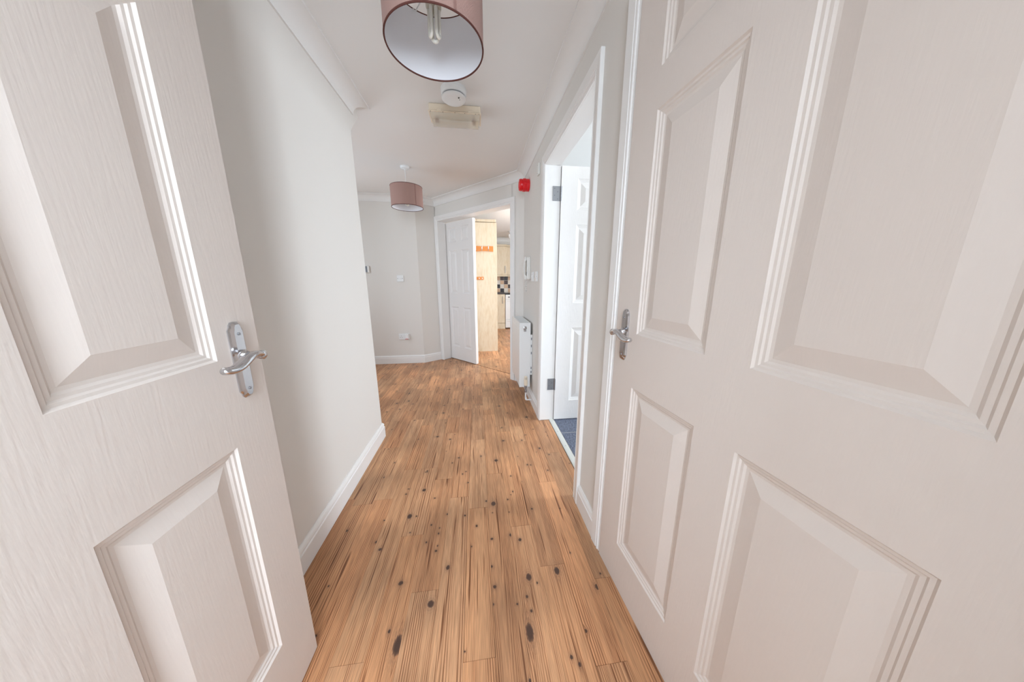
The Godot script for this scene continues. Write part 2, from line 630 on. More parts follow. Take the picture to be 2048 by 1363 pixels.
	b.span(Vector3(-1.4, 2.1, 1.9), Vector3(1.4, CEIL, 2.0))
	b.span(Vector3(-1.4, 0.85, 1.9), Vector3(-0.8, 2.1, 2.0))
	b.span(Vector3(0.6, 0.85, 1.9), Vector3(1.4, 2.1, 2.0))
	b.span(Vector3(-1.4, 0, 0.09), Vector3(LX - 0.12, CEIL, 0.2))
	struct("wall_lobby", b, M.lobby, "beige walls of the stair lobby outside the front door", "wall")

	floors()
	windows()
	mouldings()


func floors():
	var b := MB.new()
	b.span(Vector3(-2.5, -0.15, 2.0), Vector3(3.6, -0.006, -7.9))
	var fl := struct("floor", b, M.slab, "knotty pine-effect plank floor running the length of the hall", "floor")
	var hall := PackedVector2Array([Vector2(LX, 0.3), Vector2(RX, 0.3), Vector2(RX, -0.96), Vector2(0.592, -0.96), Vector2(RX, -0.961), Vector2(RX, -1.30), Vector2(0.592, -1.30), Vector2(0.592, -2.166), Vector2(RX, -2.166), Vector2(KA.x, KA.z)])
	for s in [[0.195, 0.0], [0.195, 0.136], [1.525, 0.136], [1.525, 0.0]]:
		var p := kp(s[0], s[1])
		hall.append(Vector2(p.x, p.z))
	hall.append_array([Vector2(KB.x, KB.z), Vector2(KC.x, KC.z), Vector2(-2.3, ZB), Vector2(-2.3, -1.9), Vector2(LX - 0.12, -1.9), Vector2(LX - 0.12, -2.05), Vector2(LX, -2.05)])
	hall = PackedVector2Array([Vector2(LX, 0.3), Vector2(RX, 0.3), Vector2(RX, -0.07), Vector2(0.6, -0.07), Vector2(0.6, -0.96), Vector2(RX, -0.96), Vector2(RX, -1.30), Vector2(0.592, -1.30), Vector2(0.592, -2.166), Vector2(RX, -2.166)] + Array(hall.slice(9)))
	var a1 := kp(0.195, 0.139)
	var a2 := kp(1.525, 0.139)
	var kitchen := PackedVector2Array([Vector2(a1.x, a1.z), Vector2(a2.x, a2.z), Vector2(-0.6, -4.5), Vector2(-0.6, -7.1), Vector2(1.35, -7.1), Vector2(1.35, -3.35)])
	planks(fl, hall, -23, 6, 0)
	planks(fl, kitchen, -7, 13, 55)
	b = MB.new()
	b.span(Vector3(1.351, -0.006, -3.06), Vector3(2.4, -0.001, -7.5))
	part("plank_field", b, M.wood_far, fl)
	b = MB.new()
	b.span(Vector3(-1.3, -0.006, 0.3), Vector3(1.2, -0.001, 1.9))
	part("lobby_carpet", b, M.lobby, fl)
	# bathroom tiles
	for i in 6:
		for j in 9:
			var x0 := 0.637 + 0.332 * j
			var z0 := -1.282 - 0.332 * i
			b = MB.new()
			b.span(Vector3(x0 + 0.0025, -0.006, z0 - 0.0025), Vector3(minf(x0 + 0.3295, 3.4), 0.0, maxf(z0 - 0.3295, -2.95)), 0.001)
			part("floor_tile", b, M.slate, fl)
	b = MB.new()
	b.span(Vector3(0.635, -0.008, -1.0), Vector3(3.4, -0.002, -2.95))
	part("grout_bed", b, M.grout, fl)
	b = MB.new()
	b.sweep(pts2([-0.02, 0, 0.02, 0, 0.018, 0.004, 0.008, 0.006, -0.008, 0.006, -0.018, 0.004]), PackedVector3Array([Vector3(0.614, 0, -1.298), Vector3(0.614, 0, -2.168)]), Vector3.UP, 1.0)
	var th := struct("trim_1", b, M.threshold, "pale metal threshold strip between plank floor and blue bathroom tiles", "threshold")
	for z in [-1.36, -1.56, -1.76, -1.96, -2.13]:
		b = MB.new()
		b.lathe(pts2([0.0035, 0.0055, 0.003, 0.0068, 0, 0.007]), Vector3(0.614, 0, z), Basis(), 10)
		part("screw", b, M.steel, th)
	b = MB.new()
	b.box(kp(0.86, 0.1375, 0.0005), Vector3(1.33, 0.003, 0.004), 0, Basis(KD, Vector3.UP, KN))
	struct("trim_2", b, M.slab, "thin dark joint line across the kitchen doorway floor", "threshold")


func inset(poly: PackedVector2Array, d: float) -> PackedVector2Array:
	var out := PackedVector2Array()
	var n := poly.size()
	for i in n:
		var a := (poly[i] - poly[(i + n - 1) % n]).normalized()
		var c := (poly[(i + 1) % n] - poly[i]).normalized()
		var na := Vector2(-a.y, a.x)
		var nc := Vector2(-c.y, c.x)
		out.append(poly[i] + (na + nc) / maxf(1.0 + na.dot(nc), 0.3) * d)
	return out


func planks(fl: Node, area: PackedVector2Array, k0: int, k1: int, shift: int):
	var rng := RandomNumberGenerator.new()
	rng.seed = 500 + shift
	for k in range(k0, k1):
		var js := joints(k + shift, seeded(k + shift))
		for i in js.size() - 1:
			var x0 := 0.03 + k * STRIP
			var x1 := x0 + STRIP
			var pick := rng.randi()
			var ofs := rng.randf()
			var rect := PackedVector2Array([Vector2(x0, js[i]), Vector2(x1, js[i]), Vector2(x1, js[i + 1]), Vector2(x0, js[i + 1])])
			for poly in Geometry2D.intersect_polygons(rect, area):
				if poly.size() < 3:
					continue
				if Geometry2D.is_polygon_clockwise(poly):
					poly.reverse()
				var lo := Vector2(9, 9)
				var hi := Vector2(-9, -9)
				for p in poly:
					lo = lo.min(p)
					hi = hi.max(p)
				if hi.x - lo.x < 0.004 or hi.y - lo.y < 0.004:
					continue
				var b := MB.new()
				b.ux = Vector3(1.0 / (14.0 * STRIP), 0, 0)
				b.uy = Vector3(0, 0, -1.0 / TLEN)
				var strip := k + 9
				var vo := TZ0 / TLEN
				if shift != 0 or k < -9 or js[i + 1] < TZ0 - TLEN:         # past the drawn boards: another board's grain
					strip = posmod(pick, 14)
					var room := maxf(0.0, TLEN - (js[i] - js[i + 1]))
					vo = (js[i] - ofs * room) / TLEN
				b.uo = Vector2((-TX0 - (k + 9 - strip) * STRIP) / (14.0 * STRIP), vo)
				var top := inset(poly, 0.0003)
				var r0 := PackedVector3Array()
				var r1 := PackedVector3Array()
				for q in poly.size():
					r0.append(Vector3(poly[q].x, -0.006, poly[q].y))
					r1.append(Vector3(top[q].x, 0.0, top[q].y))
				b.loft([r0, r1], Vector3.RIGHT, Vector3(0, 0, 1), Vector3.UP, false, true)
				part("plank", b, M["wood%d" % (pick % 4)], fl)


func window(called: String, label: String, c: Vector3, w: float, h: float, turn: float):
	var o := thing(called, label, "window", c, turn, "", "structure")
	var b := MB.new()
	for s in [-1.0, 1.0]:
		b.box(Vector3(s * (w / 2 - 0.03), 0, 0), Vector3(0.06, h, 0.07), 0.004)
		b.box(Vector3(0, s * (h / 2 - 0.03), 0), Vector3(w - 0.12, 0.06, 0.07), 0.004)
	b.box(Vector3.ZERO, Vector3(0.05, h - 0.12, 0.06), 0.004)
	part("window_frame", b, M.white, o)
	for s in [-1.0, 1.0]:
		b = MB.new()
		b.box(Vector3(s * w / 4, 0, 0), Vector3(w / 2 - 0.05, h - 0.1, 0.004))
		part("pane", b, M.glass, o)


func windows():
	window("window_1", "white framed bathroom window round the corner of the open door", Vector3(3.46, 1.475, -1.40), 0.62, 1.05, -PI / 2)
	window("window_2", "white framed kitchen window beyond the doorway", Vector3(2.46, 1.525, -4.3), 2.0, 1.15, -PI / 2)
	window("window_3", "added unseen white framed window of the side hall round the left corner", Vector3(-2.36, 1.45, -2.7), 1.0, 1.1, PI / 2)  # added window, out of view, to light the far end from the left
	window("window_4", "added unseen white framed lobby window behind the viewer", Vector3(-0.1, 1.475, 1.95), 1.4, 1.25, PI)  # added window, out of view, to send light along the hall


func frame(called: String, label: String, far: Vector3, near: Vector3, out: Vector3, depth: float, leaf_side := 1.0) -> Node3D:
	# far, near: the opening's foot on the wall face; out: towards the hall; depth: thickness of the wall
	var o := thing(called, label, "door frame", Vector3.ZERO, 0.0, "", "structure")
	var along := (near - far).normalized()
	var path := PackedVector3Array([far, far + Vector3.UP * HEAD, near + Vector3.UP * HEAD, near])
	var bb := MB.new()
	var side := 1.0 if (path[1] - path[0]).cross(out).dot(along) < 0.0 else -1.0
	bb.sweep(pts2(ARCH), path, out, side)
	part("architrave", bb, M.trim, o)
	var t := 0.03
	for e in [[far, -along], [near, along]]:
		bb = MB.new()
		bb.box(e[0] + e[1] * (t / 2 + 0.003) - out * (depth / 2 - 0.001) + Vector3.UP * (HEAD / 2), Vector3(t, HEAD, depth), 0.002, Basis(along, Vector3.UP, -out))
		part("lining", bb, M.trim, o)
	bb = MB.new()
	bb.box((far + near) / 2 - out * (depth / 2 - 0.001) + Vector3.UP * (HEAD + t / 2), Vector3(far.distance_to(near) + 0.06, t, depth), 0.002, Basis(along, Vector3.UP, -out))
	part("lining", bb, M.trim, o)
	return o


func mouldings():
	var cove := coving()
	var up := Vector3(0, CEIL, 0)
	var b := MB.new()
	b.sweep(cove, PackedVector3Array([Vector3(LX, CEIL, 0.09), Vector3(LX, CEIL, -2.10), Vector3(LX - 0.12, CEIL, -2.10)]), Vector3.UP, 1.0, Vector2i(2, 17))
	struct("trim_3", b, M.ceiling, "white plaster coving along the left wall, stopping at its corner", "coving")
	b = MB.new()
	b.sweep(cove, PackedVector3Array([Vector3(-2.3, CEIL, ZB), KC + up, KB + up, KA + up, Vector3(RX, CEIL, 0.09)]), Vector3.UP, 1.0, Vector2i(2, 17))
	struct("trim_4", b, M.ceiling, "white plaster coving round the far wall, kitchen doorway and right wall", "coving")
	b = MB.new()
	b.sweep(cove, PackedVector3Array([Vector3(-0.6, CEIL, -7.56), Vector3(2.4, CEIL, -7.56)]), Vector3.UP, 1.0, Vector2i(2, 17))
	struct("trim_5", b, M.ceiling, "plaster coving above the kitchen wall cupboards", "coving")
	var sk := pts2(SKIRT)
	b = MB.new()
	b.sweep(sk, PackedVector3Array([Vector3(LX, 0, 0.09), Vector3(LX, 0, -2.055), Vector3(LX - 0.12, 0, -2.055)]), Vector3.UP, 1.0)
	struct("baseboard_left", b, M.trim, "white moulded skirting board along the left wall", "skirting")
	b = MB.new()
	b.sweep(sk, PackedVector3Array([Vector3(-2.3, 0, ZB), KC, KB - (KB - KC).normalized() * 0.018]), Vector3.UP, 1.0)
	struct("baseboard_back", b, M.trim, "white moulded skirting board across the far wall, turning a corner", "skirting")
	b = MB.new()
	b.sweep(sk, PackedVector3Array([Vector3(RX, 0, -1.031), Vector3(RX, 0, -1.231)]), Vector3.UP, -1.0)
	struct("baseboard_right", b, M.trim, "short white skirting board between the two right-hand door frames", "skirting")
	b = MB.new()
	b.sweep(sk, PackedVector3Array([kp(0.118), KA, Vector3(RX, 0, -2.238)]), Vector3.UP, 1.0)
	struct("baseboard_right", b, M.trim, "white skirting board behind and below the radiator", "skirting")
	frame("trim_6", "white moulded frame round the closed door nearest on the right", Vector3(RX, 0, -0.962), Vector3(RX, 0, -0.068), Vector3(-1, 0, 0), 0.114)
	frame("trim_7", "white moulded frame round the open bathroom doorway", Vector3(RX, 0, -2.165), Vector3(RX, 0, -1.300), Vector3(-1, 0, 0), 0.114)
	frame("trim_8", "white moulded frame round the kitchen doorway", kp(1.53), kp(0.192), -KN, 0.128)


# ---------------------------------------------------------------- doors
const DISH := [Vector2(0, 0), Vector2(0.004, -0.0045), Vector2(0.009, -0.005), Vector2(0.012, -0.008), Vector2(0.017, -0.0085), Vector2(0.021, -0.0115), Vector2(0.027, -0.012), Vector2(0.058, -0.004), Vector2(0.062, -0.003)]


func door(called: String, label: String, at: Vector3, turn: float, w: float, h: float, stile: float, mid: float, rows: Array, dscale := 1.0, skin: Material = M.door) -> Node3D:
	var o := thing(called, label, "door", at, turn, "", "structure")
	var t := 0.022
	var pw := (w - 2 * stile - mid) / 2
	var xs := [0.0, stile, stile + pw, stile + pw + mid, w - stile, w]
	var ys := [0.0, rows[0], rows[1], rows[2], rows[3], rows[4], rows[5], h]
	var b := MB.new()
	for zs in [-1.0, 1.0]:
		for i in 5:
			for j in 7:
				if i % 2 == 1 and j % 2 == 1:
					continue
				b.quad(Vector3(xs[i], ys[j], t * zs), Vector3(xs[i + 1], ys[j], t * zs), Vector3(xs[i + 1], ys[j + 1], t * zs), Vector3(xs[i], ys[j + 1], t * zs), Vector3(0, 0, zs))
	for y in [0.0, h]:
		b.quad(Vector3(0, y, -t), Vector3(w, y, -t), Vector3(w, y, t), Vector3(0, y, t), Vector3(0, y - 0.5, 0))
	for x in [0.0, w]:
		b.quad(Vector3(x, 0, -t), Vector3(x, h, -t), Vector3(x, h, t), Vector3(x, 0, t), Vector3(x - 0.1, 0, 0))
	part("leaf", b, skin, o)
	var steps := []
	for s in DISH:
		steps.append(Vector2(s.x * dscale, s.y))
	for j in [5, 3, 1]:
		for i in [1, 3]:
			b = MB.new()
			for zs in [-1.0, 1.0]:
				b.dish(xs[i], ys[j], xs[i + 1], ys[j + 1], t * zs, zs, steps)
			part("panel", b, skin, o)
	return o


func lever_set(o: Node3D, at: Vector3, zs: float, dir: float):
	# a chrome lever handle on a long plate; zs: which face, dir: lever's way along x
	var h := Node3D.new()
	h.name = numbered("door_handle", o)
	o.add_child(h, true)
	h.position = at
	h.rotation.y = 0.0 if zs > 0 else PI
	h.set_meta("label", "chrome lever handle on a long shaped plate")
	var d := dir * zs
	var half := [Vector2(0.0, 0.090), Vector2(0.009, 0.089), Vector2(0.0145, 0.083), Vector2(0.0155, 0.078), Vector2(0.020, 0.071), Vector2(0.0205, 0.0), Vector2(0.020, -0.071), Vector2(0.0155, -0.078), Vector2(0.0145, -0.083), Vector2(0.009, -0.089)]
	var ring := PackedVector2Array()
	for p in half:
		ring.append(p)
	ring.append(Vector2(0, -0.090))
	for i in range(half.size() - 1, 0, -1):
		ring.append(Vector2(-half[i].x, half[i].y))
	var rings := []
	for s in [[1.0, 1.0, 0.0], [1.0, 1.0, 0.0025], [0.86, 0.975, 0.005], [0.56, 0.93, 0.0085], [0.42, 0.90, 0.0085]]:
		var r := PackedVector3Array()
		for p in ring:
			r.append(Vector3(p.x * s[0], p.y * s[1], s[2]))
		rings.append(r)
	var b := MB.new()
	b.loft(rings, Vector3.RIGHT, Vector3.UP, Vector3(0, 0, 1))
	part("back_plate", b, M.chrome, h)
	for y in [0.062, -0.068]:
		b = MB.new()
		b.lathe(pts2([0.0036, 0.008, 0.0034, 0.0098, 0.0, 0.0102]), Vector3(0, y, 0), Basis(Vector3.RIGHT, Vector3(0, 0, 1), Vector3.DOWN), 14)
		part("screw", b, M.steel, h)
	b = MB.new()
	b.lathe(pts2([0.0135, 0.007, 0.0135, 0.012, 0.010, 0.016, 0.0085, 0.022, 0.0085, 0.040, 0.0105, 0.046, 0.0105, 0.052, 0.006, 0.0555, 0, 0.056]), Vector3(0, 0.012, 0), Basis(Vector3.RIGHT, Vector3(0, 0, 1), Vector3.DOWN), 24)
	part("spindle", b, M.chrome, h)
	var path := PackedVector3Array()
	var rad := PackedFloat32Array()
	for i in 25:
		var q := i / 24.0
		path.append(Vector3(d * (q * 0.105), 0.012 + 0.008 * sin(q * TAU * 0.95) - 0.004 * q, 0.047 + 0.004 * sin(q * PI)))
		rad.append(0.0085 + 0.003 * sin(q * PI) + 0.0015 * q)
	rad[24] = 0.004
	b = MB.new()
	b.tube(path, rad, 14, 0.75)
	part("lever", b, M.chrome, h)


func hinge(o: Node3D, at: Vector3):
	# an open butt hinge: one flap on the lining, the other on the leaf's edge, knuckle between
	var h := Node3D.new()
	h.name = numbered("hinge", o)
	o.add_child(h, true)
	h.position = at
	var b := MB.new()
	b.box(Vector3(-0.031, 0, 0.0), Vector3(0.056, 0.1, 0.003), 0.0008)
	part("flap", b, M.steel, h)
	b = MB.new()
	for i in 5:
		b.lathe(pts2([0, -0.0095, 0.0065, -0.0095, 0.0065, 0.0095, 0, 0.0095]), Vector3(0.002, -0.04 + 0.02 * i, 0.006), Basis(), 14, 1 + i * 4)
	part("knuckle", b, M.steel, h)
	for p in [[-0.045, 0.035], [-0.022, 0.012], [-0.045, -0.012], [-0.022, -0.036]]:
		b = MB.new()
		b.lathe(pts2([0.004, 0.001, 0.0036, 0.0022, 0, 0.0024]), Vector3(p[0], p[1], 0), Basis(Vector3.RIGHT, Vector3(0, 0, 1), Vector3.DOWN), 10)
		part("screw", b, M.grey, h)


func doors():
	var rows := [0.182, 0.820, 1.003, 1.639, 1.742, 1.905]
	var w := 0.873
	var a := deg_to_rad(3.0)
	var d := door("door_1", "closed white six-panel door nearest on the right, with chrome lever handle", Vector3(0.528 + sin(a) * w, 0.002, -0.954 + cos(a) * w), PI / 2 + a, w, 1.987, 0.120, 0.107, rows, 1.0, M.door_near)
	lever_set(d, Vector3(w - 0.056, 0.99, -0.022), -1.0, -1.0)
	d = door("door_2", "white six-panel bathroom door standing open on steel hinges", Vector3(0.6345, 0.006, -2.1815), 0.0, 0.838, 1.985, 0.126, 0.10, [0.17, 0.80, 1.0, 1.59, 1.69, 1.905])
	for y in [1.80, 0.32]:
		hinge(d, Vector3(-0.003, y, 0.0155))
	d = door("door_3", "white six-panel leaf half closing the kitchen doorway, bright edge showing", kp(1.562, 0.157, 0.008), -atan2(-KD.z, -KD.x), 0.60, 1.981, 0.085, 0.10, [0.2, 0.803, 1.0, 1.6, 1.71, 1.91], 0.8)
	var b := MB.new()
	b.box(Vector3(0.600, 0.995, 0.0), Vector3(0.003, 0.16, 0.022), 0.0008)
	b.box(Vector3(0.6008, 0.995, 0.0), Vector3(0.003, 0.03, 0.013), 0.0005)
	part("latch_plate", b, M.steel, d)
	d = door("door_4", "white six-panel entrance door swung open against the left wall", Vector3(-0.570, 0.005, 0.073), PI / 2, 0.83, 1.985, 0.117, 0.107, [0.205, 0.80, 1.003, 1.62, 1.725, 1.905], 1.0, M.door_near)
	lever_set(d, Vector3(0.83 - 0.062, 0.99, 0.022), 1.0, -1.0)


# ---------------------------------------------------------------- things in the hall
func pendant(label: String, x: float, z: float, group: String, with_bulb: bool):
	var o := thing("pendant_lamp", label, "pendant lamp", Vector3(x, CEIL, z), 0.0, group)
	var b := MB.new()
	b.lathe(pts2([0.0, -0.030, 0.006, -0.030, 0.009, -0.026, 0.030, -0.024, 0.040, -0.018, 0.043, -0.006, 0.044, 0.0]), Vector3.ZERO, Basis(), 40)
	part("ceiling_rose", b, M.white, o)
	b = MB.new()
	b.tube(PackedVector3Array([Vector3(0, -0.02, 0), Vector3(0, -0.15, 0)]), PackedFloat32Array([0.003]), 8)
	part("cord", b, M.white, o)
	var top := -0.184
	var bot := -0.374
	var r := 0.1515
	b = MB.new()
	b.lathe(pts2([r, bot, r, top]), Vector3.ZERO, Basis(), 96)
	b.lathe(pts2([r, top, r - 0.0012, top]), Vector3.ZERO, Basis(), 96, 4)
	b.lathe(pts2([r - 0.0012, top, r - 0.0012, bot]), Vector3.ZERO, Basis(), 96, 6)
	b.lathe(pts2([r - 0.0012, bot, r, bot]), Vector3.ZERO, Basis(), 96, 8)
	var sh := part("shade", b, M.shade, o)
	b = MB.new()
	b.lathe(pts2([r - 0.0030, bot + 0.001, r - 0.0014, bot + 0.001]), Vector3.ZERO, Basis(), 96, 1)
	b.lathe(pts2([r - 0.0030, top - 0.001, r - 0.0030, bot + 0.001]), Vector3.ZERO, Basis(), 96, 3)
	part("shade_lining", b, M.lining, sh)
	for y in [top, bot]:
		b = MB.new()
		var ring := PackedVector2Array()
		for i in 9:
			var q := TAU * i / 8.0
			ring.append(Vector2(r - 0.0012 + 0.0026 * cos(q), y + 0.0026 * sin(q)))
		b.lathe(ring, Vector3.ZERO, Basis(), 96, 1)
		part("shade_trim", b, M.rim, sh)
	b = MB.new()
	var q0 := 0.78 if not with_bulb else 1.05
	for i in 2:
		var c := q0 + i * 0.03
		var e := c + 0.03
		var rr := r + 0.0008
		b.quad(Vector3(cos(c) * rr, bot + 0.003, sin(c) * rr), Vector3(cos(e) * rr, bot + 0.003, sin(e) * rr), Vector3(cos(e) * rr, top - 0.003, sin(e) * rr), Vector3(cos(c) * rr, top - 0.003, sin(c) * rr), Vector3(cos(c), 0, sin(c)))
	part("shade_seam", b, M.seam, sh)
	# spider that carries the shade
	b = MB.new()
	b.lathe(pts2([0.024, top - 0.022, 0.024, top - 0.016, 0.0195, top - 0.016, 0.0195, top - 0.022, 0.024, top - 0.022]), Vector3.ZERO, Basis(), 32)
	for i in 3:
		var q := -2.156 + TAU * i / 3.0
		var dir := Vector3(cos(q), 0, sin(q))
		b.tube(PackedVector3Array([dir * 0.023 + Vector3(0, top - 0.019, 0), dir * (r - 0.022) + Vector3(0, top - 0.019, 0), dir * (r - 0.004) + Vector3(0, top - 0.002, 0)]), PackedFloat32Array([0.0021]), 8, 1.0, 30 + i)
	part("spider", b, M.white, o)
	b = MB.new()
	b.lathe(pts2([0.0, top - 0.056, 0.016, top - 0.056, 0.0185, top - 0.05, 0.0185, top - 0.018, 0.0235, top - 0.014, 0.0235, top - 0.006, 0.016, top + 0.004, 0.008, top + 0.03, 0.003, top + 0.036]), Vector3.ZERO, Basis(), 28)
	part("lamp_holder", b, M.white, o)
	var bulb := Node3D.new()
	bulb.name = numbered("bulb", o)
	o.add_child(bulb, true)
	bulb.position.y = 0.02
	bulb.set_meta("label", "unlit compact fluorescent bulb")
	b = MB.new()
	b.lathe(pts2([0.0, top - 0.115, 0.0205, top - 0.113, 0.0235, top - 0.106, 0.0235, top - 0.075, 0.016, top - 0.062, 0.0125, top - 0.058, 0.0125, top - 0.04]), Vector3.ZERO, Basis(), 28)
	part("bulb_base", b, M.tube_base, bulb)
	for i in 3:
		var q := TAU * i / 3.0 + 0.5
		var off := Vector3(cos(q), 0, sin(q)) * 0.0130
		var side := Vector3(-sin(q), 0, cos(q)) * 0.0080
		var path := PackedVector3Array([off - side + Vector3(0, top - 0.112, 0), off - side + Vector3(0, top - 0.176, 0)])
		for k in 7:
			var e := PI * k / 6.0
			path.append(off - side * cos(e) + Vector3(0, top - 0.177 - 0.0085 * sin(e), 0))
		path.append(off + side + Vector3(0, top - 0.176, 0))
		path.append(off + side + Vector3(0, top - 0.112, 0))
		b = MB.new()
		b.tube(path, PackedFloat32Array([0.0054]), 12)
		part("bulb_tube", b, M.tube, bulb)
	return o


func ceiling_things():
	pendant("mauve drum-shaded pendant lamp hanging nearest, its fluorescent bulb showing", -0.110, -1.081, "mauve pendant lamps", true)
	pendant("mauve drum-shaded pendant lamp farther away, near the kitchen door", -0.667, -3.123, "mauve pendant lamps", false)

	var o := thing("smoke_alarm", "round white smoke alarm on the ceiling beside the emergency light", "smoke alarm", Vector3(-0.104, CEIL, -1.93))
	var b := MB.new()
	b.lathe(pts2([0.066, -0.036, 0.0715, -0.034, 0.0735, -0.026, 0.0735, -0.0125, 0.0722, -0.0115, 0.0722, -0.0105, 0.0735, -0.0095, 0.0735, 0.0]), Vector3.ZERO, Basis(), 56)
	part("base", b, M.white, o)
	b = MB.new()
	b.lathe(pts2([0.0, -0.0425, 0.0655, -0.0425, 0.0655, -0.035]), Vector3.ZERO, Basis(), 56)
	part("vent_band", b, M.grey, o)
	b = MB.new()
	b.lathe(pts2([0.0, -0.0585, 0.048, -0.0575, 0.062, -0.055, 0.0695, -0.049, 0.0705, -0.044, 0.069, -0.042, 0.0, -0.042]), Vector3.ZERO, Basis(), 56)
	part("cover", b, M.white, o)
	b = MB.new()
	b.lathe(pts2([0.0, -0.060, 0.004, -0.060, 0.005, -0.056]), Vector3(0.030, 0, 0.034), Basis(), 12)
	part("indicator", b, M.dark, o)
	b = MB.new()
	b.lathe(pts2([0.0, -0.0592, 0.0025, -0.0592, 0.0025, -0.056]), Vector3(0.034, 0, 0.016), Basis(), 10)
	part("test_hole", b, M.grey, o)

	o = thing("emergency_light", "yellowed cream emergency light with a clear cover on the ceiling", "emergency light", Vector3(-0.108, CEIL, -2.13))
	b = MB.new()
	b.span(Vector3(-0.163, 0, 0.062), Vector3(0.163, -0.042, -0.075), 0.004)
	part("housing", b, M.cream, o)
	b = MB.new()
	b.span(Vector3(-0.166, -0.0425, 0.068), Vector3(0.166, -0.0475, -0.078), 0.0015)
	part("cover_flange", b, M.cream, o)
	b = MB.new()
	var rings := []
	for s in [[0.160, 0.060, -0.0475], [0.150, 0.046, -0.077], [0.146, 0.040, -0.081]]:
		rings.append(PackedVector3Array([Vector3(-s[0], s[2], s[1]), Vector3(s[0], s[2], s[1]), Vector3(s[0], s[2], -s[1] - 0.01), Vector3(-s[0], s[2], -s[1] - 0.01)]))
	b.loft(rings, Vector3.RIGHT, Vector3(0, 0, 1), Vector3.DOWN, false, true)
	part("clear_cover", b, M.clear, o)
	b = MB.new()
	b.tube(PackedVector3Array([Vector3(-0.125, -0.063, 0.0), Vector3(0.125, -0.063, 0.0)]), PackedFloat32Array([0.008]), 14)
	part("fluorescent_tube", b, M.tube, o)
	for s in [-1.0, 1.0]:
		b = MB.new()
		b.span(Vector3(s * 0.118 - 0.012, -0.048, 0.014), Vector3(s * 0.118 + 0.012, -0.074, -0.014), 0.003)
		part("tube_cap", b, M.seam, o)
		b = MB.new()
		b.span(Vector3(s * 0.098 - 0.014, -0.030, 0.061), Vector3(s * 0.098 + 0.014, -0.046, 0.066), 0.0012)
		part("clip", b, M.cream, o)
	for x in [-0.152, -0.075, 0.0, 0.062, 0.13, 0.152]:
		b = MB.new()
		b.lathe(pts2([0.0, -0.0490, 0.0022, -0.0490, 0.0022, -0.047]), Vector3(x, 0, 0.064), Basis(), 8)
		part("screw", b, M.dark, o)


func on_right_wall(called: String, label: String, category: String, y: float, z: float, group := "") -> Node3D:
	return thing(called, label, category, Vector3(RX, y, z), -PI / 2, group)


